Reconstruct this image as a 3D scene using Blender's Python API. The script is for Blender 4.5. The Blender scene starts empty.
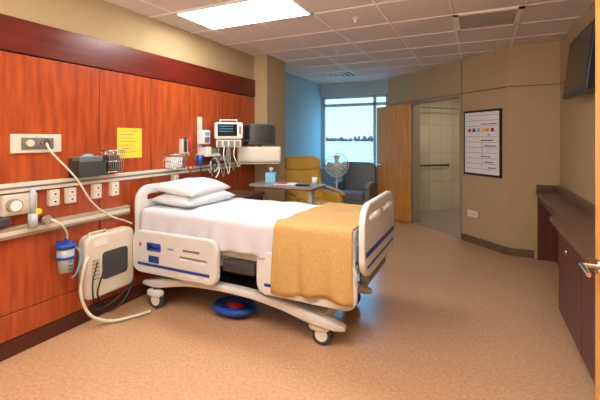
import bpy, bmesh, math, random
from mathutils import Vector, Matrix, noise
random.seed(4)
S=bpy.context.scene
try:
    S.view_settings.view_transform='Standard'
    S.view_settings.look='None'
except Exception as e: print(e)
D=math.radians
# ---------------------------------------------------------------- materials
def nodes(name):
    m=bpy.data.materials.new(name); m.use_nodes=True
    nt=m.node_tree; b=nt.nodes['Principled BSDF']
    return m,nt,b
def mat(name,col,rough=.5,metal=0,noise=0,scale=20,stretch=(1,1,1),col2=None,bump=0,emit=None,es=0,trans=0,coat=0,spec=None,alpha=None):
    m,nt,b=nodes(name)
    b.inputs['Base Color'].default_value=(*col,1)
    b.inputs['Roughness'].default_value=rough
    b.inputs['Metallic'].default_value=metal
    if trans: b.inputs['Transmission Weight'].default_value=trans
    if coat:
        b.inputs['Coat Weight'].default_value=coat; b.inputs['Coat Roughness'].default_value=.15
    if spec is not None: b.inputs['Specular IOR Level'].default_value=spec
    if emit:
        b.inputs['Emission Color'].default_value=(*emit,1); b.inputs['Emission Strength'].default_value=es
    c2=col2 if col2 else tuple(c*(1-noise) for c in col)
    tc=nt.nodes.new('ShaderNodeTexCoord'); mp=nt.nodes.new('ShaderNodeMapping')
    mp.inputs['Scale'].default_value=stretch
    nz=nt.nodes.new('ShaderNodeTexNoise'); nz.inputs['Scale'].default_value=scale; nz.inputs['Detail'].default_value=5
    nt.links.new(tc.outputs['Object'],mp.inputs[0]); nt.links.new(mp.outputs[0],nz.inputs['Vector'])
    if noise or col2:
        rp=nt.nodes.new('ShaderNodeValToRGB'); rp.color_ramp.elements[0].position=.35; rp.color_ramp.elements[1].position=.65
        rp.color_ramp.elements[0].color=(*c2,1); rp.color_ramp.elements[1].color=(*col,1)
        nt.links.new(nz.outputs['Fac'],rp.inputs[0]); nt.links.new(rp.outputs[0],b.inputs['Base Color'])
    if bump:
        bp=nt.nodes.new('ShaderNodeBump'); bp.inputs['Strength'].default_value=bump; bp.inputs['Distance'].default_value=.01
        nt.links.new(nz.outputs['Fac'],bp.inputs['Height']); nt.links.new(bp.outputs[0],b.inputs['Normal'])
    return m
def sr(r,g,b):
    f=lambda c:(c/255/12.92) if c/255<=.04045 else ((c/255+.055)/1.055)**2.4
    return (f(r),f(g),f(b))
M={}
M['wall']=mat('paint_beige',sr(182,160,122),.75,noise=.04,scale=3)
M['wallu']=mat('paint_taupe',sr(180,157,122),.75,noise=.04,scale=3)
M['alc']=mat('alcove_daylight_tint',sr(165,192,200),.7,noise=.03,scale=3)  # blue of the window daylight is put into this wall colour
M['ceil']=mat('ceiling_tile_fibre',sr(218,206,197),.9,noise=.08,scale=120,bump=.2)
M['grid']=mat('ceiling_grid_metal',sr(238,230,222),.5,noise=.02)
M['floor']=mat('floor_sheet_vinyl',sr(204,164,130),.26,col2=sr(186,144,110),scale=48)
M['cherry']=mat('cherry_veneer',sr(180,82,40),.3,col2=sr(150,62,28),scale=6,stretch=(4,4,.5),coat=.15)
M['cherryd']=mat('cherry_dark_veneer',sr(108,30,18),.3,col2=sr(88,22,14),scale=6,stretch=(4,.4,4),coat=.2)
M['gap']=mat('panel_shadow_gap',sr(40,12,6),.7,noise=.1)
M['base']=mat('baseboard_brown',sr(78,34,24),.5,noise=.1)
M['baset']=mat('baseboard_taupe',sr(110,88,66),.5,noise=.1)
M['mahog']=mat('mahogany_laminate',sr(96,48,36),.4,col2=sr(78,38,28),scale=6,stretch=(4,4,.5))
M['ctop']=mat('counter_laminate',sr(116,88,72),.3,col2=sr(86,62,50),scale=60)
M['oak']=mat('oak_veneer',sr(226,166,90),.4,col2=sr(210,146,70),scale=5,stretch=(6,6,.5))
M['cream']=mat('cream_plastic',sr(216,208,192),.4,noise=.03)
M['white']=mat('white_plastic',sr(228,228,226),.35,noise=.02)
M['bedw']=mat('bed_shell_white',sr(218,221,222),.35,noise=.02)
M['sheet']=mat('white_cotton_sheet',sr(210,215,226),.85,noise=.05,scale=8,bump=.15)
M['pillow']=mat('pillow_cotton',sr(216,218,224),.9,noise=.05,scale=7,bump=.2)
M['blanket']=mat('gold_blanket_weave',sr(202,168,110),.9,col2=sr(186,150,94),scale=90,bump=.3)
M['blue']=mat('blue_plastic',sr(30,75,170),.4,noise=.05)
M['dkblue']=mat('navy_stripe',sr(35,65,150),.4,noise=.05)
M['black']=mat('black_plastic',sr(22,22,24),.35,noise=.1)
M['screen']=mat('screen_glass',sr(18,20,24),.2,noise=.1)
M['grey']=mat('grey_metal',sr(130,130,130),.4,metal=.4,noise=.05)
M['dgrey']=mat('dark_grey_metal',sr(70,72,74),.45,metal=.3,noise=.05)
M['chrome']=mat('chrome',sr(210,210,210),.15,metal=1,noise=.02)
M['rubber']=mat('caster_rubber',sr(60,60,62),.6,noise=.05)
M['yellow']=mat('yellow_paper',sr(240,205,60),.8,noise=.04)
M['paper']=mat('white_paper',sr(232,232,234),.8,noise=.02)
M['ink']=mat('printed_ink',sr(90,90,110),.8,noise=.1)
M['red']=mat('red_plastic',sr(190,30,30),.4,noise=.05)
M['gold']=mat('gold_vinyl',sr(226,184,84),.45,noise=.08,scale=6)
M['slate']=mat('slate_upholstery',sr(128,130,134),.6,noise=.1,scale=40)
M['table']=mat('table_laminate_grey',sr(136,128,128),.3,noise=.1,scale=40)
M['frame']=mat('hollow_metal_taupe',sr(160,148,130),.45,noise=.03)
M['wframe']=mat('window_frame_aluminium',sr(190,198,205),.4,metal=.2,noise=.03)
M['emit']=mat('troffer_lens',(1,1,1),.5,emit=(1,.965,.90),es=19,noise=.01)
M['emitb']=mat('bath_lamp_lens',(1,1,1),.5,emit=(1,.93,.82),es=38,noise=.01)
M['tube']=mat('clear_tubing',sr(215,215,200),.3,noise=.03)
M['bin']=mat('clear_canister',sr(205,215,225),.15,noise=.03,trans=.3)
M['snow']=mat('snow_ground',sr(206,190,176),.9,noise=.2,scale=.03)
M['tree']=mat('bare_tree_bark',sr(84,78,72),.9,noise=.3,scale=2)
M['teal']=mat('lightblue_plastic',sr(120,180,215),.4,noise=.05)
M['curt']=mat('shower_curtain_cloth',sr(205,196,180),.8,noise=.04)
def tilemat():
    m,nt,b=nodes('bathroom_tile'); br=nt.nodes.new('ShaderNodeTexBrick'); tc=nt.nodes.new('ShaderNodeTexCoord')
    sp=nt.nodes.new('ShaderNodeSeparateXYZ'); cb=nt.nodes.new('ShaderNodeCombineXYZ'); ad=nt.nodes.new('ShaderNodeMath'); ad.operation='ADD'
    nt.links.new(tc.outputs['Object'],sp.inputs[0]); nt.links.new(sp.outputs[0],ad.inputs[0]); nt.links.new(sp.outputs[1],ad.inputs[1])
    nt.links.new(ad.outputs[0],cb.inputs[0]); nt.links.new(sp.outputs[2],cb.inputs[1]); nt.links.new(cb.outputs[0],br.inputs['Vector'])
    br.offset=0; br.inputs['Scale'].default_value=1; br.inputs['Brick Width'].default_value=.3; br.inputs['Row Height'].default_value=.6
    br.inputs['Mortar Size'].default_value=.005
    br.inputs['Color1'].default_value=(*sr(214,202,178),1); br.inputs['Color2'].default_value=(*sr(202,189,164),1); br.inputs['Mortar'].default_value=(*sr(168,156,136),1)
    nt.links.new(br.outputs['Color'],b.inputs['Base Color']); b.inputs['Roughness'].default_value=.3
    return m
M['tile']=tilemat()
M['btile']=mat('bathroom_floor_tile',sr(160,148,132),.4,noise=.1,scale=30)
# ---------------------------------------------------------------- helpers
def G(name,loc=(0,0,0),rz=0):
    e=bpy.data.objects.new(name,None); e.empty_display_size=.1
    S.collection.objects.link(e); e.location=loc; e.rotation_euler=(0,0,rz); return e
def obj(name,me,m,parent=None,smooth=False,loc=None,rz=0):
    o=bpy.data.objects.new(name,me); S.collection.objects.link(o)
    if m: me.materials.clear(); me.materials.append(M[m] if isinstance(m,str) else m)
    if parent: o.parent=parent
    if loc: o.location=loc
    if rz: o.rotation_euler=(0,0,rz)
    if smooth:
        for p in me.polygons: p.use_smooth=True
    return o
def bm2(name,bm,m,parent=None,smooth=False,**k):
    bmesh.ops.recalc_face_normals(bm,faces=bm.faces[:])
    me=bpy.data.meshes.new(name); bm.to_mesh(me); bm.free(); return obj(name,me,m,parent,smooth,**k)
def box(p,name,a,b,m,bev=0,rot=None,**k):
    bm=bmesh.new(); bmesh.ops.create_cube(bm,size=1)
    c=[(a[i]+b[i])/2 for i in range(3)]; s=[abs(b[i]-a[i]) for i in range(3)]
    bmesh.ops.scale(bm,vec=s,verts=bm.verts)
    if bev: bmesh.ops.bevel(bm,geom=bm.edges[:],offset=min(bev,min(s)*.45),segments=2,profile=.5,affect='EDGES')
    if rot: bmesh.ops.rotate(bm,cent=(0,0,0),matrix=rot,verts=bm.verts)
    bmesh.ops.translate(bm,vec=c,verts=bm.verts)
    return bm2(name,bm,m,p,**k)
def boxes(p,name,lst,m,bev=0,**k):
    bm=bmesh.new()
    for a,b in lst:
        r=bmesh.ops.create_cube(bm,size=1)['verts']
        bmesh.ops.scale(bm,vec=[abs(b[i]-a[i]) for i in range(3)],verts=r)
        bmesh.ops.translate(bm,vec=[(a[i]+b[i])/2 for i in range(3)],verts=r)
    if bev: bmesh.ops.bevel(bm,geom=bm.edges[:],offset=bev,segments=1,affect='EDGES')
    return bm2(name,bm,m,p,**k)
def cyl(p,name,a,b,r,m,r2=None,seg=20,smooth=True):
    a=Vector(a);b=Vector(b);d=b-a
    bm=bmesh.new(); bmesh.ops.create_cone(bm,cap_ends=True,segments=seg,radius1=r,radius2=r if r2 is None else r2,depth=d.length)
    bmesh.ops.rotate(bm,cent=(0,0,0),matrix=d.to_track_quat('Z','Y').to_matrix(),verts=bm.verts)
    bmesh.ops.translate(bm,vec=(a+b)/2,verts=bm.verts)
    o=bm2(name,bm,m,p)
    for f in o.data.polygons: f.use_smooth=len(f.vertices)==4
    return o
def crom(pts,n=8):
    P=[Vector(q) for q in pts]; P=[2*P[0]-P[1]]+P+[2*P[-1]-P[-2]]; out=[]
    for i in range(1,len(P)-2):
        for k in range(n):
            t=k/n; a,b,c,d=P[i-1:i+3]
            out.append(.5*((2*b)+(c-a)*t+(2*a-5*b+4*c-d)*t*t+(3*b-a-3*c+d)*t**3))
    out.append(P[-2]); return out
def tube(p,name,pts,r,m,smooth=True,n=8,closed=False):
    q=crom(pts,n) if smooth else [Vector(x) for x in pts]
    cu=bpy.data.curves.new(name,'CURVE'); cu.dimensions='3D'; cu.bevel_depth=r; cu.bevel_resolution=3; cu.use_fill_caps=True
    sp=cu.splines.new('POLY'); sp.points.add(len(q)-1)
    for i,v in enumerate(q): sp.points[i].co=(*v,1)
    sp.use_cyclic_u=closed
    return c2m(cu,name,m,p)
def c2m(cu,name,m,p,fn=None,smooth=True):
    t=bpy.data.objects.new('tmp',cu); S.collection.objects.link(t)
    dg=bpy.context.evaluated_depsgraph_get(); me=bpy.data.meshes.new_from_object(t.evaluated_get(dg))
    bpy.data.objects.remove(t); me.name=name
    if fn:
        for v in me.vertices: v.co=fn(v.co)
    return obj(name,me,m,p,smooth)
def rr(x0,y0,x1,y1,r,n=6):
    out=[]
    for cx,cy,a0 in ((x1-r,y1-r,0),(x0+r,y1-r,90),(x0+r,y0+r,180),(x1-r,y0+r,270)):
        for k in range(n+1):
            a=D(a0+90*k/n); out.append((cx+r*math.cos(a),cy+r*math.sin(a)))
    return out
def plate(p,name,loops,th,m,plane='XZ',off=0,bev=.008,fn=None):
    cu=bpy.data.curves.new(name,'CURVE'); cu.dimensions='2D'; cu.fill_mode='BOTH'; cu.extrude=th/2-bev if th/2>bev else th/2; cu.bevel_depth=bev if th/2>bev else 0; cu.bevel_resolution=2
    for L in loops:
        sp=cu.splines.new('POLY'); sp.points.add(len(L)-1)
        for i,v in enumerate(L): sp.points[i].co=(v[0],v[1],0,1)
        sp.use_cyclic_u=True
    if plane=='XZ': f=lambda c: Vector((c.x,off+c.z,c.y))
    elif plane=='YZ': f=lambda c: Vector((off+c.z,c.x,c.y))
    else: f=lambda c: Vector((c.x,c.y,off+c.z))
    g=(lambda c: fn(f(c))) if fn else f
    o=c2m(cu,name,m,p,g,False)
    return o
def soft(p,name,c,s,m,e=.35,rot=None,nz=0,seg=28):
    bm=bmesh.new(); bmesh.ops.create_uvsphere(bm,u_segments=seg*2,v_segments=seg,radius=1)
    sp=lambda v,e:math.copysign(abs(v)**e,v)
    for v in bm.verts:
        x,y,z=v.co; h=math.sqrt(x*x+y*y); 
        if h>1e-6: ux,uy=x/h,y/h
        else: ux,uy=0,0
        hh=sp(h,e); 
        v.co=Vector((sp(ux,e)*hh*s[0]/2, sp(uy,e)*hh*s[1]/2, sp(z,e)*s[2]/2))
    if rot: bmesh.ops.rotate(bm,cent=(0,0,0),matrix=rot,verts=bm.verts)
    bmesh.ops.translate(bm,vec=c,verts=bm.verts)
    return bm2(name,bm,m,p,True)
def pillow(p,name,c,s,m,rot=None,seed=0):
    bm=bmesh.new(); n=28; 
    def H(u,v): 
        return (max(0,1-abs(u)**3.2)**.55)*(max(0,1-abs(v)**3.2)**.55)
    top={};bot={}
    for i in range(n+1):
        for j in range(n+1):
            u=-1+2*i/n; v=-1+2*j/n
            h=H(u,v); w=noise.noise(Vector((u*2.5+seed,v*2.5,seed)))*.12*h
            sx=1-.06*(1-abs(v)**2)*abs(u)**4; sy=1-.06*(1-u*u)*abs(v)**4
            x=u*s[0]/2*sx; y=v*s[1]/2*sy
            top[i,j]=bm.verts.new((x,y,s[2]*(.5*h+w)))
            bot[i,j]=top[i,j] if i in(0,n) or j in(0,n) else bm.verts.new((x,y,-s[2]*.42*h))
    for i in range(n):
        for j in range(n):
            bm.faces.new((top[i,j],top[i+1,j],top[i+1,j+1],top[i,j+1]))
            f=(bot[i,j],bot[i,j+1],bot[i+1,j+1],bot[i+1,j]); 
            if len(set(f))>=3:
                try: bm.faces.new(f)
                except: pass
    if rot: bmesh.ops.rotate(bm,cent=(0,0,0),matrix=rot,verts=bm.verts)
    bmesh.ops.translate(bm,vec=c,verts=bm.verts)
    return bm2(name,bm,m,p,True)
def loft(p,name,st,m,seg=20,e=.5):
    bm=bmesh.new(); rings=[]
    sp=lambda v:math.copysign(abs(v)**e,v)
    cs=crom([Vector(s[0]) for s in st],6); hs=crom([Vector((s[1],s[2],0)) for s in st],6)
    for c,h in zip(cs,hs):
        ring=[bm.verts.new((c.x,c.y+h.x*sp(math.cos(2*math.pi*k/seg)),c.z+h.y*sp(math.sin(2*math.pi*k/seg)))) for k in range(seg)]
        rings.append(ring)
    for a,b in zip(rings,rings[1:]):
        for k in range(seg): bm.faces.new((a[k],a[(k+1)%seg],b[(k+1)%seg],b[k]))
    bm.faces.new(rings[0]); bm.faces.new(rings[-1][::-1])
    return bm2(name,bm,m,p,True)
RX=lambda a:Matrix.Rotation(D(a),3,'X'); RY=lambda a:Matrix.Rotation(D(a),3,'Y'); RZ=lambda a:Matrix.Rotation(D(a),3,'Z')
# ---------------------------------------------------------------- room shell
H=2.7; XL=-2.905
box(None,'floor',(-3.25,-1.42,-.1),(1.7,7.8,0),'floor')
box(None,'ceiling',(-3.25,-1.42,H),(1.7,7.8,H+.1),'ceil')
box(None,'wall_left',(-3.25,-1.42,0),(XL-.02,5.12,H),'wall')
box(None,'wall_column',(-3.25,4.607,0),(-2.705,5.157,H),'wall')
box(None,'wall_alcove',(-3.25,5.157,0),(-3.12,7.65,H),'alc')
boxes(None,'wall_window',[((-3.25,7.65,0),(-1.5,7.8,.88)),((-3.25,7.65,2.42),(-1.5,7.8,H)),((-1.66,7.65,.88),(-1.5,7.8,2.42)),((-3.25,7.65,.88),(-3.1,7.8,2.42)),((-1.62,7.5,0),(-1.5,7.65,H))],'alc')
A=(.35,5.53,0); RA=D(135)
boxes(None,'wall_diagonal',[((0,-.12,0),(.80,0,H)),((.80,-.12,2.17),(1.993,0,H)),((1.993,-.12,0),(2.786,0,H))],'wallu',loc=A,rz=RA)
box(None,'wall_far',(.35,5.53,0),(1.03,5.65,H),'wallu')
box(None,'wall_right',(.91,2.12,0),(1.03,5.53,H),'wallu')
boxes(None,'wall_entry',[((.49,.97,0),(1.7,2.12,H)),((.49,-1.42,0),(.6,-.2,H)),((.49,-.2,2.13),(.6,.97,H)),((1.6,-1.42,0),(1.7,.97,H))],'wallu')
box(None,'wall_back',(-3.25,-1.52,0),(1.7,-1.42,H),'wall')
boxes(None,'trim_reveal_diagonal',[((.01,-.001,2.17),(2.786,.004,2.182)),((.796,-.001,2.18),(.806,.004,H))],'baset',loc=A,rz=RA)
boxes(None,'trim_reveal_far',[((.36,5.526,2.17),(.91,5.531,2.182)),((.906,3,2.17),(.911,5.53,2.182))],'baset')
boxes(None,'baseboard_diagonal',[((0,0,0),(.80,.012,.1)),((1.993,0,0),(2.786,.012,.1))],'baset',loc=A,rz=RA)
box(None,'baseboard_far',(.35,5.518,0),(.64,5.53,.1),'baset')
boxes(None,'trim_door_frame',[((.80,-.13,0),(.84,.02,2.13)),((1.953,-.13,0),(1.993,.02,2.13)),((.80,-.13,2.13),(1.993,.02,2.17))],'frame',.003,loc=A,rz=RA)
hx,hy=-1.03,6.89; fx,fy=-1.75,7.44
ang=math.atan2(fy-hy,fx-hx); w=math.hypot(fx-hx,fy-hy)
g=G('door_1',(hx-.035,hy-.035,0),ang)
box(g,'slab',(0.0,-.0,.01),(w,.045,2.12),'oak',.003)
box(g,'kick_plate',(.05,.045,.03),(w-.05,.049,.12),'oak')
cyl(g,'lever_rose',(w-.07,.045,1.0),(w-.07,.065,1.0),.027,'chrome')
tube(g,'lever',[(w-.07,.06,1.0),(w-.07,.1,1.0),(w-.19,.1,1.0)],.009,'chrome',False)
for i,z in enumerate((.25,1.05,1.9)): cyl(g,'hinge_%d'%i,(0,.05,z-.05),(0,.05,z+.05),.008,'chrome')
g=G('door_2',(0,0,0))
box(g,'slab',(.432,.98,.01),(.477,1.9,2.12),'oak',.003)
cyl(g,'lever_rose',(.432,1.83,1.0),(.42,1.83,1.0),.027,'chrome')
tube(g,'lever',[(.43,1.83,1.0),(.375,1.83,1.0),(.372,1.80,1.0),(.372,1.72,.995)],.009,'chrome')
for i,z in enumerate((.25,1.05,1.9)): cyl(g,'hinge_%d'%i,(.482,.98,z-.05),(.482,.98,z+.05),.007,'chrome')
# bathroom
box(None,'floor_bathroom',(.3,-2.4,-.05),(2.85,-.0,.004),'btile',loc=A,rz=RA)
box(None,'ceiling_bathroom',(.2,-2.5,2.5),(2.95,-.12,2.6),'ceil',loc=A,rz=RA)
box(None,'wall_bathroom_left',(2.85,-2.5,0),(2.95,-.12,2.5),'tile',loc=A,rz=RA)
box(None,'wall_bathroom_back',(.2,-2.5,0),(2.85,-2.4,2.5),'tile',loc=A,rz=RA)
box(None,'wall_bathroom_right',(.2,-2.4,0),(.3,-.12,2.5),'tile',loc=A,rz=RA)
g=G('bathroom_ceiling_lamp',A,RA); cyl(g,'body',(1.6,-1.0,2.47),(1.6,-1.0,2.5),.2,'white'); cyl(g,'lens',(1.6,-1.0,2.44),(1.6,-1.0,2.47),.18,'emitb')
g=G('grab_bar',A,RA)
tube(g,'bar',[(2.85,-.55,.95),(2.79,-.55,.95),(2.79,-1.5,.95),(2.85,-1.5,.95)],.018,'dgrey',False)
g=G('shower_curtain',A,RA)
bm=bmesh.new(); pr=None
for i in range(41):
    y=-.2-.32*i/40; x=2.6+.03*math.sin(i*1.3)
    a=bm.verts.new((x,y,.15)); b=bm.verts.new((x,y,2.1))
    if pr: bm.faces.new((pr[0],a,b,pr[1]))
    pr=(a,b)
bm2('cloth',bm,'curt',g,True); tube(g,'rod',[(2.6,-.12,2.13),(2.6,-2.4,2.13)],.012,'chrome',False)
# cherry panelling
ys=[-1.4,-.05,1.05,2.152,2.703,3.255,3.74,4.229,4.6]
boxes(None,'trim_panel_backing',[((XL-.02,-1.42,.1),(XL-.012,4.607,2.34))],'gap')
L=[]
for a,b in zip(ys,ys[1:]):
    L+= [((XL-.012,a+.004,1.13),(XL,b-.004,2.095)),((XL-.012,a+.004,.30),(XL,b-.004,1.125)),((XL-.012,a+.004,.12),(XL,b-.004,.292))]
boxes(None,'trim_cherry_panels',L,'cherry',.0015)
boxes(None,'trim_cherry_band',[((XL-.012,-1.42,2.105),(XL+.006,4.605,2.345))],'cherryd',.002)
box(None,'baseboard_left',(XL-.015,-1.42,0),(XL+.006,4.6,.115),'base',.002)
# ceiling grid
L=[]
x=-1.42-.6*3
while x<1.6: L.append(((x-.011,-1.42,H-.006),(x+.011,7.65,H-.0005))) ; x+=.6
y=3.3-.6*7
while y<7.65: L.append(((-3.12,y-.011,H-.0065),(1.6,y+.011,H-.0005))); y+=.6
boxes(None,'trim_ceiling_grid',L,'grid')
def troffer(x0,y0,x1,y1,em='emit'):
    g=G('ceiling_light_panel')
    boxes(g,'frame',[((x0,y0,H-.012),(x0+.03,y1,H)),((x1-.03,y0,H-.012),(x1,y1,H)),((x0,y0,H-.012),(x1,y0+.03,H)),((x0,y1-.03,H-.012),(x1,y1,H))],'white')
    box(g,'lens',(x0+.03,y0+.03,H-.01),(x1-.03,y1-.03,H-.002),em)
troffer(-2.62,2.7,-1.42,3.3); troffer(-2.02,.3,-.82,.9); troffer(-.82,.9,.38,1.5)
g=G('ceiling_air_vent')
x0,y0,x1,y1=-.22,3.9,.38,4.5
boxes(g,'frame',[((x0,y0,H-.015),(x0+.05,y1,H)),((x1-.05,y0,H-.015),(x1,y1,H)),((x0,y0,H-.015),(x1,y0+.05,H)),((x0,y1-.05,H-.015),(x1,y1,H))],'grid')
box(g,'cavity',(x0+.05,y0+.05,H-.004),(x1-.05,y1-.05,H-.001),'dgrey')
boxes(g,'louvres',[((x0+.05,y0+.06+i*.03,H-.013),(x1-.05,y0+.072+i*.03,H-.005)) for i in range(16)],'frame')
g=G('ceiling_air_diffuser')
for i,s in enumerate((.29,.21,.13,.06)):
    z=H-.004-.008*i; cx,cy=-2.32,6.6
    boxes(g,'ring_%d'%i,[((cx-s,cy-s,z-.01),(cx-s+.03,cy+s,z)),((cx+s-.03,cy-s,z-.01),(cx+s,cy+s,z)),((cx-s,cy-s,z-.01),(cx+s,cy-s+.03,z)),((cx-s,cy+s-.03,z-.01),(cx+s,cy+s,z))],'white')
box(g,'neck',(cx-.26,cy-.26,H-.003),(cx+.26,cy+.26,H-.001),'dgrey')
for (sx,sy) in ((-1.1,3.6),(-1.72,4.8)):
    g=G('fire_sprinkler'); cyl(g,'escutcheon',(sx,sy,H-.008),(sx,sy,H),.03,'grid'); cyl(g,'head',(sx,sy,H-.04),(sx,sy,H-.008),.009,'grid'); cyl(g,'deflector',(sx,sy,H-.043),(sx,sy,H-.04),.016,'grid')
# window
g=G('window_1')
x0,x1,z0,z1,Y=-3.1,-1.66,.88,2.42,7.7
boxes(g,'frame',[((x0,Y,z0),(x0+.05,Y+.07,z1)),((x1-.05,Y,z0),(x1,Y+.07,z1)),((x0,Y,z0),(x1,Y+.07,z0+.05)),((x0,Y,z1-.05),(x1,Y+.07,z1)),((x0,Y,2.2),(x1,Y+.07,2.26)),((-1.97,Y,z0),(-1.91,Y+.07,z1))],'wframe',.004)
box(g,'sill',(x0,7.58,z0-.03),(-1.64,7.7,z0),'white',.004)
# exterior
box(None,'snow_ground',(-1500,9.5,-3.1),(1500,2500,-3),'snow')
bm=bmesh.new()
for i in range(260):
    X=-330+i*1.6+random.uniform(-1,1); Yt=600+random.uniform(-10,10); h=random.uniform(5.0,11) if i%5==0 else random.uniform(4.5,6.5)
    r=bmesh.ops.create_icosphere(bm,subdivisions=1,radius=1)['verts']
    bmesh.ops.scale(bm,vec=(random.uniform(1.5,3.5),2,h/2),verts=r); bmesh.ops.translate(bm,vec=(X,Yt,-3+h/2),verts=r)
bm2('distant_tree_line',bm,'tree')
g=G('bare_tree',(-13.2,52,-3))
tube(g,'trunk',[(0,0,0),(.08,0,1.8),(0,0,4.6)],.07,'tree')
for i in range(14):
    a=i*2.4; z=1.8+i*.2
    tube(g,'branch_%d'%i,[(0,0,z),(.4*math.cos(a),.4*math.sin(a),z+.5),(.8*math.cos(a),.8*math.sin(a),z+1.3)],.022,'tree')
# ---------------------------------------------------------------- bed
B=G('hospital_bed',(-1.75,2.91,0))
for i,(x,y) in enumerate(((-.83,-.44),(.72,-.36),(-.83,.44),(.72,.36))):
    cyl(B,'caster_tyre_%d'%i,(x,y-.02,.075),(x,y+.02,.075),.075,'rubber',seg=32)
    cyl(B,'caster_hub_%d'%i,(x,y-.026,.075),(x,y+.026,.075),.048,'white',seg=24)
    soft(B,'caster_hood_%d'%i,(x-.02,y,.13),(.17,.08,.07),'bedw',.7)
    cyl(B,'caster_stem_%d'%i,(x-.02,y,.12),(x-.02,y,.20),.022,'grey')
for s in(-1,1):
    loft(B,'base_beam_%d'%s,[((-1.0,s*.42,.20),.03,.02),((-.8,s*.42,.225),.055,.04),((-.45,s*.41,.28),.045,.035),((0,s*.40,.285),.04,.03),((.35,s*.38,.25),.045,.035),((.62,s*.37,.20),.055,.045),((.82,s*.36,.165),.05,.035),((.9,s*.36,.15),.02,.015)],'bedw')
soft(B,'base_cross_head',(-.8,0,.21),(.16,.86,.08),'bedw',.4)
soft(B,'base_cross_foot',(.68,0,.2),(.18,.76,.09),'bedw',.4)
box(B,'base_tray',(-.55,-.28,.22),(.5,.28,.27),'dgrey',.01)
box(B,'lift_motor',(-.25,-.15,.27),(.15,.12,.38),'black',.02)
for s in(-1,1):
    tube(B,'lift_arm_head_%d'%s,[(-.75,s*.3,.24),(-.45,s*.3,.47)],.025,'grey',False)
    tube(B,'lift_arm_foot_%d'%s,[(.6,s*.3,.24),(.3,s*.3,.47)],.025,'grey',False)
    box(B,'deck_rail_%d'%s,(-.98,s*.36-.025,.45),(.98,s*.36+.025,.53),'bedw',.01)
tube(B,'actuator',[(-.1,0,.33),(.45,0,.47)],.035,'black',False)
for i,x in enumerate((-.7,-.2,.3,.8)): box(B,'deck_cross_%d'%i,(x-.03,-.36,.46),(x+.03,.36,.5),'dgrey')
box(B,'sleep_deck',(-1.0,-.42,.54),(1.0,.42,.62),'bedw',.02)
box(B,'under_deck_box',(-.42,-.3,.4),(.3,.3,.54),'dgrey',.02)
soft(B,'mattress',(0,0,.735),(2.02,.88,.24),'sheet',.18)
tube(B,'pedal_ring',[(-.14+.18*math.cos(a*.524),-.24+.13*math.sin(a*.524),.065) for a in range(12)],.026,'blue',closed=True)
soft(B,'pedal_pad',(-.14,-.24,.06),(.26,.17,.05),'dkblue',.6); soft(B,'pedal_red',(-.12,-.26,.085),(.16,.08,.03),'red',.7)
for x in(-.24,-.04): cyl(B,'pedal_post_%d'%int(x*100),(x,-.12,.07),(x,-.1,.23),.012,'grey')
def drape(name,xa,xb,top,zn,zf,ye,m,th,nx=60,skew=0,wav=.006):
    prof=[]
    for k in range(13): prof.append((-ye-.012,zn+(top-.05-zn)*k/12))
    for k in range(1,6):
        a=D(180-90*k/5); prof.append((-ye+.04+.052*math.cos(a),top-.05+.05*math.sin(a)))
    for k in range(1,24): prof.append((-ye+.04+(2*ye-.08)*k/24,top))
    for k in range(0,6):
        a=D(90-90*k/5); prof.append((ye-.04+.052*math.cos(a),top-.05+.05*math.sin(a)))
    for k in range(1,9): prof.append((ye+.012,top-.05-(top-.05-zf)*k/8))
    bm=bmesh.new(); G_=[]
    for i in range(nx+1):
        row=[]
        for j,(y,z) in enumerate(prof):
            t=i/nx; s=j/(len(prof)-1)
            x=xa+(xb-xa)*t + skew*(s)*(1-t)
            hang=max(0,(top-.06-z)/(top-zn)) if y<0 else max(0,(top-.06-z)/(top-zf+.01))*.6
            n1=noise.noise(Vector((x*7,y*1.2,z*1.5)))
            yo=math.copysign(1,y)*hang*(.022*math.sin(x*30+2*n1)+.014+.02*n1) if hang>0 else 0
            zo=wav*noise.noise(Vector((x*5,y*5,3)))*(1-hang)+ (hang*.02*math.sin(x*9+1) if hang>.0 else 0)
            row.append(bm.verts.new((x+.006*noise.noise(Vector((y*6,z*6,x))),y+yo,z+zo)))
        G_.append(row)
    for i in range(nx):
        for j in range(len(prof)-1): bm.faces.new((G_[i][j],G_[i+1][j],G_[i+1][j+1],G_[i][j+1]))
    o=bm2(name,bm,m,B,True)
    sd=o.modifiers.new('s','SOLIDIFY'); sd.thickness=th; sd.offset=1
    return o
drape('fitted_sheet',-1.0,1.0,.868,.60,.64,.45,'sheet',.004,wav=.02)
drape('gold_blanket',.36,.99,.882,.38,.55,.475,'blanket',.012,skew=.14,wav=.014)
pillow(B,'pillow_lower',(-.77,0,.925),(.46,.72,.15),'pillow',RY(3),1)
pillow(B,'pillow_upper',(-.79,.0,1.02),(.44,.66,.15),'pillow',RY(7)@RZ(4),5)
def arch(y0,y1,zb,zt,sag=0,r=.1):
    return rr(y0,zb,y1,zt,r,8)
plate(B,'headboard',[arch(-.47,.47,.52,1.06,r=.13),rr(-.38,.92,-.06,1.0,.035),rr(.06,.92,.38,1.0,.035)],.045,'bedw','YZ',-1.045,.014)
plate(B,'footboard',[arch(-.47,.47,.56,1.04,r=.14),rr(-.37,.92,-.05,.985,.03),rr(.05,.92,.37,.985,.03)],.045,'bedw','YZ',1.05,.014)
box(B,'footboard_stripe',(1.072,-.45,.70),(1.078,.45,.735),'dkblue',.002)
box(B,'footboard_stripe_low',(1.072,-.42,.62),(1.078,.42,.635),'dkblue',.002)
box(B,'head_bracket',(-1.05,-.3,.45),(-.98,.3,.55),'grey',.01); box(B,'foot_bracket',(.98,-.3,.45),(1.04,.3,.6),'grey',.01)
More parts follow.
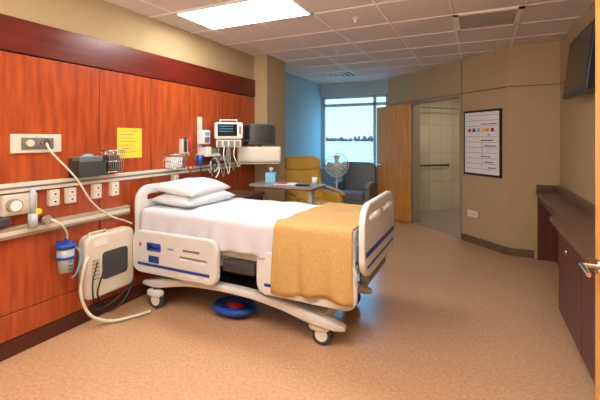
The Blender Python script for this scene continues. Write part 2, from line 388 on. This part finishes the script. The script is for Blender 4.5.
def rail(name,xa,xb,zb,zt,y,slots,labels):
    s=-1 if y<0 else 1
    hole=[rr(*q) for q in slots]
    plate(B,name,[rr(xa,zb,xb,zt,.075,8)]+hole,.05,'bedw','XZ',y,.014)
    box(B,name+'_stripe',(xa+.06,y+s*.024,zb+.055),(xb-.06,y+s*.029,zb+.078),'dkblue',.001)
    for i,(a,b,c,d,mm) in enumerate(labels): box(B,name+'_label_%d'%i,(a,y+s*.024,b),(c,y+s*.030,d),mm,.002)
    for i,t in enumerate((.3,.7)):
        xx=xa+(xb-xa)*t; box(B,name+'_link_%d'%i,(xx-.03,min(y,y-s*.1),zb+.05),(xx+.03,max(y,y-s*.1),zb+.12),'grey',.008)
hl=[(-.86,.53,-.70,.60,'blue'),(-.84,.545,-.80,.585,'paper'),(-.78,.55,-.72,.565,'paper'),(-.95,.56,-.93,.59,'red'),(-.62,.56,-.56,.58,'teal'),(-.84,.43,-.72,.49,'dkblue'),(-.5,.36,-.30,.385,'paper'),(-.24,.36,-.18,.385,'paper'),(-.45,.57,-.28,.585,'grey')]
rail('siderail_head_near',-1.03,-.12,.34,.68,-.50,[(-.50,.49,-.20,.53,.018)],hl)
rail('siderail_foot_near',.24,1.0,.34,.64,-.455,[(.36,.50,.6,.55,.02)],[(.86,.42,.95,.46,'blue')])
rail('siderail_head_far',-1.03,-.12,.34,.68,.50,[(-.75,.53,-.40,.60,.03)],[])
rail('siderail_foot_far',.12,.98,.34,.66,.50,[(.3,.52,.6,.57,.02)],[])
box(B,'pivot_cover',(-.1,-.47,.44),(.2,-.38,.54),'dgrey',.02)
# ---------------------------------------------------------------- headwall services
g=G('equipment_rail')
box(g,'channel',(XL,-.05,1.13),(XL+.035,4.2,1.195),'cream',.005); box(g,'groove',(XL+.035,-.05,1.155),(XL+.038,4.2,1.17),'grey')
g=G('bumper_rail')
box(g,'body',(XL,-.05,.82),(XL+.05,2.42,.90),'frame',.012); box(g,'cap',(XL+.05,-.05,.845),(XL+.056,2.41,.875),'cream',.002)
def outlet(y,z,w=.075,h=.12,m='cream'):
    g=G('wall_outlet'); box(g,'plate',(XL,y-w/2,z-h/2),(XL+.045,y+w/2,z+h/2),m,.006)
    for s in(-1,1): box(g,'socket_%d'%s,(XL+.045,y-.02,z+s*.028-.016),(XL+.049,y+.02,z+s*.028+.016),'white',.003); box(g,'slot_%d'%s,(XL+.049,y-.008,z+s*.028-.006),(XL+.051,y+.008,z+s*.028+.006),'black')
for y,z in ((2.1,1.065),(2.27,1.065),(3.0,1.065)): outlet(y,z)
g=G('medical_gas_outlet')
box(g,'plate',(XL,1.47,1.40),(XL+.02,1.815,1.535),'cream',.006)
box(g,'face',(XL+.02,1.53,1.425),(XL+.03,1.75,1.51),'grey',.004)
cyl(g,'port',(XL+.03,1.58,1.47),(XL+.05,1.58,1.47),.025,'cream'); cyl(g,'port_b',(XL+.03,1.68,1.47),(XL+.06,1.68,1.47),.028,'chrome')
tube(g,'call_cord',[(XL+.06,1.68,1.47),(XL+.09,1.70,1.40),(XL+.14,1.85,1.20),(XL+.14,1.98,1.0),(XL+.12,2.15,.86),(XL+.1,2.32,.78),(XL+.09,2.40,.74)],.007,'tube')
g=G('glove_box_holder'); 
boxes(g,'holder',[((XL,1.88,1.20),(XL+.012,2.12,1.35)),((XL,1.88,1.20),(XL+.12,2.12,1.21)),((XL+.11,1.88,1.20),(XL+.12,2.12,1.32)),((XL,1.88,1.20),(XL+.12,1.89,1.33)),((XL,2.11,1.20),(XL+.12,2.12,1.33))],'dgrey')
box(g,'glove_box',(XL+.013,1.9,1.21),(XL+.105,2.1,1.36),'grey',.004); soft(g,'glove_tuft',(XL+.06,2.0,1.36),(.04,.09,.04),'teal',.8)
def basket(y0,y1,z0,z1,dp):
    g=G('wire_basket')
    for i,z in enumerate((z0,(z0+z1)/2,z1)):
        k=.8+.2*i/2
        tube(g,'hoop_%d'%i,[(XL+.004,y0,z),(XL+dp*k,y0,z),(XL+dp*k,y1,z),(XL+.004,y1,z)],.004,'chrome',False,closed=True)
    n=7
    for i in range(n+1):
        y=y0+(y1-y0)*i/n
        tube(g,'wire_%d'%i,[(XL+.004,y,z1),(XL+.004,y,z0),(XL+dp*.8,y,z0),(XL+dp,y,z1)],.003,'chrome',False)
    return g
g=basket(2.16,2.3,1.22,1.40,.12); box(g,'contents',(XL+.01,2.17,1.225),(XL+.08,2.28,1.36),'dgrey')
g=basket(2.86,3.06,1.2,1.34,.14); box(g,'contents',(XL+.01,2.88,1.205),(XL+.09,3.04,1.31),'paper')
o=G('yellow_notice'); box(o,'sheet',(XL,2.32,1.325),(XL+.003,2.59,1.60),'yellow')
boxes(o,'text_lines',[((XL+.003,2.35,1.57-i*.032),(XL+.0035,2.53-.03*(i%3),1.575-i*.032)) for i in range(7)],'ink')
g=G('wall_diagnostic_set')
box(g,'base',(XL,3.08,1.32),(XL+.05,3.2,1.5),'cream',.01); 
cyl(g,'handle_a',(XL+.07,3.11,1.36),(XL+.07,3.11,1.52),.014,'black'); cyl(g,'handle_b',(XL+.07,3.17,1.36),(XL+.07,3.17,1.52),.014,'red')
tube(g,'coil_cord',[(XL+.05,3.14,1.34),(XL+.06,3.16,1.2),(XL+.06,3.2,1.14),(XL+.06,3.24,1.25),(XL+.05,3.2,1.36)],.007,'red')
g=G('oxygen_flowmeter')
box(g,'block',(XL,1.40,.98),(XL+.06,1.62,1.12),'cream',.01); cyl(g,'gauge',(XL+.06,1.46,1.05),(XL+.1,1.46,1.05),.045,'frame'); cyl(g,'dial',(XL+.1,1.46,1.05),(XL+.103,1.46,1.05),.036,'paper')
cyl(g,'flow_tube',(XL+.09,1.57,.98),(XL+.09,1.57,1.16),.018,'bin'); cyl(g,'knob',(XL+.06,1.6,.99),(XL+.11,1.6,.99),.02,'yellow'); cyl(g,'bottle',(XL+.09,1.57,.88),(XL+.09,1.57,.98),.03,'bin')
cyl(g,'regulator',(XL+.05,1.66,.92),(XL+.11,1.66,.92),.03,'chrome'); box(g,'valve',(XL,1.36,.92),(XL+.08,1.44,.98),'dgrey',.01)
outlet(1.75,1.06); outlet(1.88,1.06)
g=G('suction_canister')
cyl(g,'jar',(XL+.09,1.80,.50),(XL+.09,1.80,.68),.052,'bin',r2=.062,seg=28); cyl(g,'lid',(XL+.09,1.80,.68),(XL+.09,1.80,.715),.07,'blue',seg=28)
cyl(g,'holder_ring',(XL+.09,1.80,.60),(XL+.09,1.80,.62),.066,'blue',seg=28)
tube(g,'bracket',[(XL,1.80,.70),(XL+.03,1.80,.70)],.02,'blue',False); cyl(g,'elbow',(XL+.09,1.80,.71),(XL+.09,1.80,.75),.012,'blue')
boxes(g,'scale_marks',[((XL+.145,1.785,.52+i*.03),(XL+.151,1.815,.525+i*.03)) for i in range(3)],'dkblue')
tube(g,'drain_hose',[(XL+.1,1.83,.72),(XL+.15,1.88,.62),(XL+.13,1.86,.48),(XL+.1,1.84,.44)],.007,'teal')
tube(g,'suction_hose',[(XL+.11,1.68,.92),(XL+.16,1.72,.88),(XL+.12,1.79,.80),(XL+.09,1.81,.74)],.008,'tube')
g=G('mattress_pump')
plate(g,'shell',[rr(1.97,.22,2.40,.70,.05)],.10,'cream','YZ',XL+.052,.02)
plate(g,'recess',[rr(2.10,.34,2.34,.56,.03)],.01,'dgrey','YZ',XL+.104,.003)
box(g,'panel',(XL+.10,2.02,.62),(XL+.106,2.15,.67),'white',.002)
boxes(g,'vent_slots',[((XL+.10,2.01,.36+i*.03),(XL+.106,2.07,.37+i*.03)) for i in range(6)],'frame')
tube(g,'handle',[(XL+.06,2.0,.68),(XL+.08,2.0,.74),(XL+.08,2.14,.74),(XL+.06,2.14,.68)],.01,'cream',False)
tube(g,'air_hose',[(XL+.09,1.98,.56),(XL+.13,1.92,.5),(XL+.12,1.90,.3),(XL+.16,1.95,.12),(XL+.22,2.08,.03),(XL+.30,2.22,.02),(XL+.36,2.36,.02)],.012,'tube')
tube(g,'power_cable',[(XL+.11,2.1,.4),(XL+.15,2.02,.25),(XL+.19,2.08,.1),(XL+.24,2.2,.16),(XL+.22,2.3,.28)],.007,'black')
tube(g,'power_cable_b',[(XL+.11,2.05,.5),(XL+.16,1.97,.35),(XL+.17,2.0,.15),(XL+.24,2.12,.2),(XL+.24,2.33,.3)],.006,'black')
# monitors & equipment beyond bed
g=G('patient_monitor',(-2.72,3.72,0),D(38))
box(g,'case',(-.17,-.04,1.50),(.17,.07,1.70),'white',.02); box(g,'display',(-.13,-.046,1.535),(.10,-.04,1.68),'screen',.003)
boxes(g,'traces',[((-.11,-.048,1.65),(.05,-.0462,1.654)),((-.11,-.048,1.62),(.05,-.0462,1.624)),((-.11,-.048,1.59),(.05,-.0462,1.594))],'teal')
box(g,'keys',(.12,-.045,1.56),(.15,-.04,1.66),'grey',.002); tube(g,'carry_handle',[(-.1,.02,1.70),(-.1,.02,1.73),(.1,.02,1.73),(.1,.02,1.70)],.009,'white',False)
box(g,'module_rack',(-.15,-.03,1.40),(.15,.06,1.49),'cream',.01); box(g,'mount',(-.03,.0,1.2),(.03,.06,1.42),'grey',.005); boxes(g,'modules',[((-.13+i*.07,-.036,1.41),(-.08+i*.07,-.03,1.48)) for i in range(4)],'grey')
box(g,'arm_to_wall',(-.18,.02,1.24),(.0,.05,1.30),'grey',.005)
for i in range(4):
    x=-.11+i*.06
    tube(g,'lead_%d'%i,[(x,-.035,1.42),(x-.01,-.09,1.30),(x+.03,-.08,1.12+.03*i),(x+.05,-.06,1.05+.04*i),(x+.07,-.05,1.22)],.006,'tube' if i%2 else 'grey')
g=G('equipment_column',(XL,3.40,0))
box(g,'track',(0,-.03,1.2),(.03,.03,1.75),'cream',.006); box(g,'shelf',(.0,-.05,1.30),(.16,.20,1.33),'cream',.006); box(g,'printer',(.02,-.03,1.33),(.14,.06,1.41),'white',.01)
box(g,'mini_box',(.02,.09,1.33),(.13,.18,1.39),'grey',.01)
box(g,'infusion_pump',(.03,-.07,1.44),(.13,.05,1.60),'white',.012); box(g,'pump_display',(.13,-.05,1.54),(.133,.03,1.58),'teal',.001); box(g,'pump_keys',(.13,-.05,1.46),(.133,.03,1.52),'grey',.001)
tube(g,'bp_hose',[(.1,.15,1.3),(.14,.20,1.2),(.12,.12,1.12),(.13,.05,1.22),(.12,.15,1.28),(.14,.20,1.15),(.12,.15,1.05),(.1,.05,1.15)],.009,'tube')
tube(g,'sensor_lead',[(.1,.1,1.35),(.16,.05,1.2),(.14,.1,1.05),(.12,.17,1.18),(.14,.20,1.3)],.007,'black')
cyl(g,'cuff',(.1,-.1,1.2),(.1,-.1,1.32),.035,'dkblue'); box(g,'clip',(.0,-.12,1.27),(.07,-.08,1.31),'grey')
tube(g,'cuff_hose',[(.1,-.1,1.2),(.12,-.05,1.08),(.12,.1,1.1)],.006,'black')
g=G('computer_workstation',(-2.58,4.20,0),D(28))
box(g,'screen_bezel',(-.21,-.02,1.42),(.21,.02,1.70),'black',.008); box(g,'screen',(-.19,-.023,1.445),(.19,-.02,1.68),'screen'); box(g,'rear_hump',(-.1,.02,1.47),(.1,.06,1.62),'black',.01)
box(g,'stand',(-.03,.02,1.38),(.03,.05,1.5),'black')
box(g,'housing',(-.28,-.10,1.20),(.28,.12,1.40),'cream',.02); box(g,'housing_door',(-.26,-.105,1.23),(.26,-.10,1.37),'cream',.004); box(g,'keyboard_tray',(-.24,-.16,1.18),(.26,-.02,1.198),'frame',.005)
box(g,'wall_arm',(-.30,.06,1.22),(-.2,.11,1.34),'grey',.01)
g=G('bedside_cabinet')
box(g,'carcass',(XL+.01,3.62,.0),(XL+.44,4.1,.80),'mahog',.005); box(g,'top',(XL+.01,3.6,.80),(XL+.46,4.12,.83),'ctop',.006)
for i in range(3): box(g,'drawer_%d'%i,(XL+.44,3.64,.08+i*.24),(XL+.455,4.08,.30+i*.24),'mahog',.004); tube(g,'pull_%d'%i,[(XL+.455,3.8,.2+i*.24),(XL+.48,3.8,.2+i*.24),(XL+.48,3.92,.2+i*.24),(XL+.455,3.92,.2+i*.24)],.005,'chrome',False)
# ---------------------------------------------------------------- overbed table
T=G('overbed_table',(-2.04,3.93,0))
plate(T,'top',[rr(-.40,-.21,.42,.21,.05)],.03,'table','XY',.955,.008); plate(T,'edge',[rr(-.405,-.215,.425,.215,.055)],.014,'cherryd','XY',.942,.004)
box(T,'column',(.28,-.05,.08),(.35,.05,.94),'cream',.01); soft(T,'base_bar',(.31,0,.06),(.09,.5,.05),'cream',.5)
for s in(-1,1):
    loft(T,'foot_%d'%s,[((.33,s*.2,.06),.03,.018),((0,s*.2,.06),.03,.018),((-.2,s*.2,.055),.025,.015)],'cream')
    for x in(.33,-.17): cyl(T,'wheel_%d_%d'%(s,int(x*100)),(x,s*.2-.012,.022),(x,s*.2+.012,.022),.022,'rubber')
g=G('tissue_box',(-2.28,3.98,.972),D(20)); box(g,'carton',(-.06,-.06,0),(.06,.06,.12),'teal',.004)
bm=bmesh.new()
for i in range(5):
    a=i*1.256; v=[bm.verts.new((.0,0,.12)),bm.verts.new((.03*math.cos(a),.03*math.sin(a),.17+.01*(i%2))),bm.verts.new((.03*math.cos(a+1.2),.03*math.sin(a+1.2),.175))]; bm.faces.new(v)
bm2('tissue',bm,'paper',g)
g=G('paper_stack',(-2.04,3.90,.972),D(12)); 
for i in range(3): box(g,'sheet_%d'%i,(-.12,-.1,.002*i),(.12,.1,.002*i+.0015),'paper',rot=RZ(i*5))
box(g,'brochure',(-.1,-.06,.006),(.02,.08,.010),'red')
g=G('drinking_cup',(-1.72,4.02,.972)); cyl(g,'cup',(0,0,0),(0,0,.08),.026,'paper',r2=.032)
g=G('remote_handset',(-1.78,3.82,.972),D(30)); box(g,'body',(-.08,-.022,0),(.08,.022,.02),'black',.006)
# ---------------------------------------------------------------- recliner (faces local +x)
R=G('recliner_armchair',(-2.52,5.68,0),D(-42)); 
soft(R,'seat_cushion',(.06,0,.42),(.66,.62,.17),'gold',.3)
soft(R,'back_cushion',(-.33,0,.80),(.18,.70,.80),'gold',.28,RY(-14))
soft(R,'head_cushion',(-.35,0,1.07),(.18,.66,.24),'gold',.4,RY(-14))
soft(R,'front_apron',(.36,0,.28),(.08,.62,.28),'gold',.3)
for s in(-1,1):
    soft(R,'side_panel_%d'%s,(.03,s*.36,.38),(.74,.09,.48),'gold',.25)
    loft(R,'wood_arm_%d'%s,[((-.36,s*.375,.68),.03,.018),((0,s*.375,.67),.035,.02),((.34,s*.375,.65),.04,.022),((.47,s*.375,.61),.03,.015)],'oak')
    box(R,'arm_post_front_%d'%s,(.36,s*.375-.02,.02),(.41,s*.375+.02,.63),'oak',.006); box(R,'arm_post_rear_%d'%s,(-.35,s*.375-.02,.02),(-.30,s*.375+.02,.67),'oak',.006)
    for x in(-.32,.38): cyl(R,'castor_%d_%d'%(s,int(x*100)),(x,s*.375-.015,.025),(x,s*.375+.015,.025),.025,'rubber')
R2=G('guest_armchair',(-2.16,7.06,0),D(-90))
soft(R2,'seat_cushion',(.06,0,.42),(.56,.52,.18),'slate',.3); soft(R2,'back_cushion',(-.26,0,.74),(.16,.68,.60),'slate',.3,RY(-8))
box(R2,'base',(-.28,-.3,.12),(.3,.3,.34),'slate',.02)
for s in(-1,1):
    soft(R2,'arm_%d'%s,(.02,s*.32,.42),(.62,.11,.50),'slate',.3)
    for x in(-.24,.26): cyl(R2,'leg_%d_%d'%(s,int(x*100)),(x,s*.27,0),(x,s*.27,.13),.02,'oak')
# pedestal fan
g=G('pedestal_fan',(-2.32,6.45,0),D(15))
cyl(g,'base',(0,0,0),(0,0,.025),.17,'white',seg=32); cyl(g,'pole',(0,0,.02),(0,0,.95),.014,'white'); cyl(g,'motor',(0,-.02,1.03),(0,.12,1.03),.06,'white')
def ring(p,name,y,r,t,m): tube(p,name,[(r*math.cos(a*.2618),y,1.03+r*math.sin(a*.2618)) for a in range(24)],t,m,closed=True)
for i,r in enumerate((.21,.175,.14,.105,.07)): ring(g,'guard_%d'%i,-.08+.01*i*-1,r,.005,'white'); 
ring(g,'guard_rear',0.02,.21,.006,'white')
for i in range(20):
    a=i*math.pi/10; tube(g,'spoke_%d'%i,[(.04*math.cos(a),-.12,1.03+.04*math.sin(a)),(.21*math.cos(a),-.08,1.03+.21*math.sin(a)),(.21*math.cos(a),.02,1.03+.21*math.sin(a)),(.05*math.cos(a),.06,1.03+.05*math.sin(a))],.003,'white',False)
cyl(g,'badge',(0,-.125,1.03),(0,-.115,1.03),.04,'white')
for i in range(4):
    a=i*math.pi/2; bm=bmesh.new(); vs=[bm.verts.new((r*math.cos(a+o),yy,1.03+r*math.sin(a+o))) for r,o,yy in ((.03,-.3,-.03),(.17,-.4,-.05),(.185,.1,-.02),(.16,.45,.0),(.03,.4,0))]; bm.faces.new(vs); bm2('blade_%d'%i,bm,'cream',g)
# ---------------------------------------------------------------- whiteboard etc on diagonal wall
g=G('patient_whiteboard',A,RA)
box(g,'frame',(.085,.0,.985),(.745,.022,1.905),'black',.004); box(g,'board',(.115,.022,1.015),(.715,.024,1.875),'paper')
boxes(g,'ruled_lines',[((.14,.024,1.08+i*.075),(.69,.0246,1.084+i*.075)) for i in range(11)]+[((.40,.024,1.08),(.404,.0246,1.5))],'ink')
for i,mm in enumerate(('red','gold','yellow','teal','blue','red')): box(g,'face_scale_%d'%i,(.20+i*.08,.024,1.60),(.25+i*.08,.0248,1.65),mm)
boxes(g,'handwriting',[((.16+.05*(i%4),.024,1.10+i*.075),(.30+.06*(i%3),.0248,1.112+i*.075)) for i in range(9)],'dkblue')
g=G('wall_night_light',A,RA); box(g,'plate',(.50,0,.38),(.68,.012,.47),'white',.003); box(g,'grille',(.52,.012,.40),(.66,.015,.45),'cream',.001)
# ---------------------------------------------------------------- television
g=G('wall_television',(.80,3.95,2.15),0)
rt=RY(6)
def tb(n,a,b,m,bev=.006):
    o=box(g,n,a,b,m,bev); 
    for v in o.data.vertices: v.co=rt@v.co
tb('cabinet',(-.03,-.44,-.27),(.03,.44,.27),'black'); tb('screen',(-.033,-.41,-.22),(-.0302,.41,.245),'screen',0); tb('speaker_bar',(-.034,-.41,-.26),(-.03,.41,-.228),'dgrey',0)
box(g,'mount_arm',(.02,-.05,-.05),(.09,.05,.05),'black'); box(g,'wall_plate',(.09,-.12,-.12),(.108,.12,.12),'dgrey')
# ---------------------------------------------------------------- wall desk
box(None,'trim_desk_scribe',(.888,2.13,0),(.909,5.53,.93),'ctop')
g=G('built_in_desk',(-.021,0,0))
plate(g,'counter_far',[[(.68,3.74),(.905,3.74),(.905,5.50),(.68,5.50)]],.04,'ctop','XY',.83,.008)
plate(g,'counter_near',[[(.57,2.15),(.905,2.15),(.905,3.78),(.62,3.78),(.57,3.73)]],.042,'ctop','XY',.83,.008)
box(g,'backsplash',(.885,2.15,.85),(.907,5.50,.93),'ctop',.004); box(g,'backsplash_end',(.68,5.485,.85),(.885,5.505,.93),'ctop',.004)
box(g,'counter_apron',(.70,3.76,.72),(.72,5.48,.81),'mahog',.002)
box(g,'end_panel',(.69,5.47,0.0),(.895,5.50,.81),'mahog'); box(g,'modesty_panel',(.88,3.74,0),(.897,5.47,.81),'mahog')
box(g,'cabinet',(.64,2.16,.09),(.895,3.72,.81),'mahog'); box(g,'toe_kick',(.68,2.16,0),(.89,3.72,.09),'black')
box(g,'door_panel_a',(.622,2.96,.1),(.64,3.71,.80),'mahog',.003); box(g,'door_panel_b',(.622,2.17,.1),(.64,2.95,.80),'mahog',.003)
cyl(g,'knob',(.622,3.36,.66),(.605,3.36,.66),.016,'chrome')
# ---------------------------------------------------------------- world + lights
w=bpy.data.worlds.new('sky'); S.world=w; w.use_nodes=True
bg=w.node_tree.nodes['Background']
tc=w.node_tree.nodes.new('ShaderNodeTexCoord'); sp=w.node_tree.nodes.new('ShaderNodeSeparateXYZ'); rp=w.node_tree.nodes.new('ShaderNodeValToRGB')
w.node_tree.links.new(tc.outputs['Generated'],sp.inputs[0]); w.node_tree.links.new(sp.outputs[2],rp.inputs[0]); w.node_tree.links.new(rp.outputs[0],bg.inputs[0])
rp.color_ramp.elements[0].position=.0; rp.color_ramp.elements[0].color=(.098,.112,.12,1); rp.color_ramp.elements[1].position=.26; rp.color_ramp.elements[1].color=(.14,.44,.78,1)
e=rp.color_ramp.elements.new(.09); e.color=(.085,.125,.16,1)
bg.inputs[1].default_value=9
def area(name,loc,rot,sx,sy,e,col,portal=False):
    l=bpy.data.lights.new(name,'AREA'); l.shape='RECTANGLE'; l.size=sx; l.size_y=sy; l.energy=e; l.color=col
    o=bpy.data.objects.new(name,l); S.collection.objects.link(o); o.location=loc; o.rotation_euler=rot
    if portal: l.cycles.is_portal=True
    return o
area('window_portal',(-2.38,7.79,1.65),(D(-90),0,0),1.44,1.54,1,(1,1,1),True)
g=G('added_bounce_lamp',(-1.1,-1.0,0)); cyl(g,'base',(0,0,0),(0,0,.03),.15,'dgrey'); cyl(g,'pole',(0,0,.03),(0,0,1.55),.015,'dgrey'); cyl(g,'bowl',(0,0,1.55),(0,0,1.68),.05,'dgrey',r2=.2)  # unseen stand added behind the camera to carry the ceiling bounce fill
o=area('bounce_fill',(0,0,1.72),(D(180-25),0,0),.3,.3,160,(1,.95,.88)); o.parent=g  # added fill light, aimed up to brighten the room off the ceiling
# ---------------------------------------------------------------- camera
c=bpy.data.cameras.new('cam'); co=bpy.data.objects.new('camera',c); S.collection.objects.link(co); S.camera=co
c.sensor_width=36; c.lens=375/600*36; c.shift_y=-61/600; c.clip_start=.05; c.clip_end=4000
co.location=(0,0,1.5); co.rotation_euler=(D(90),0,math.atan(178/375))
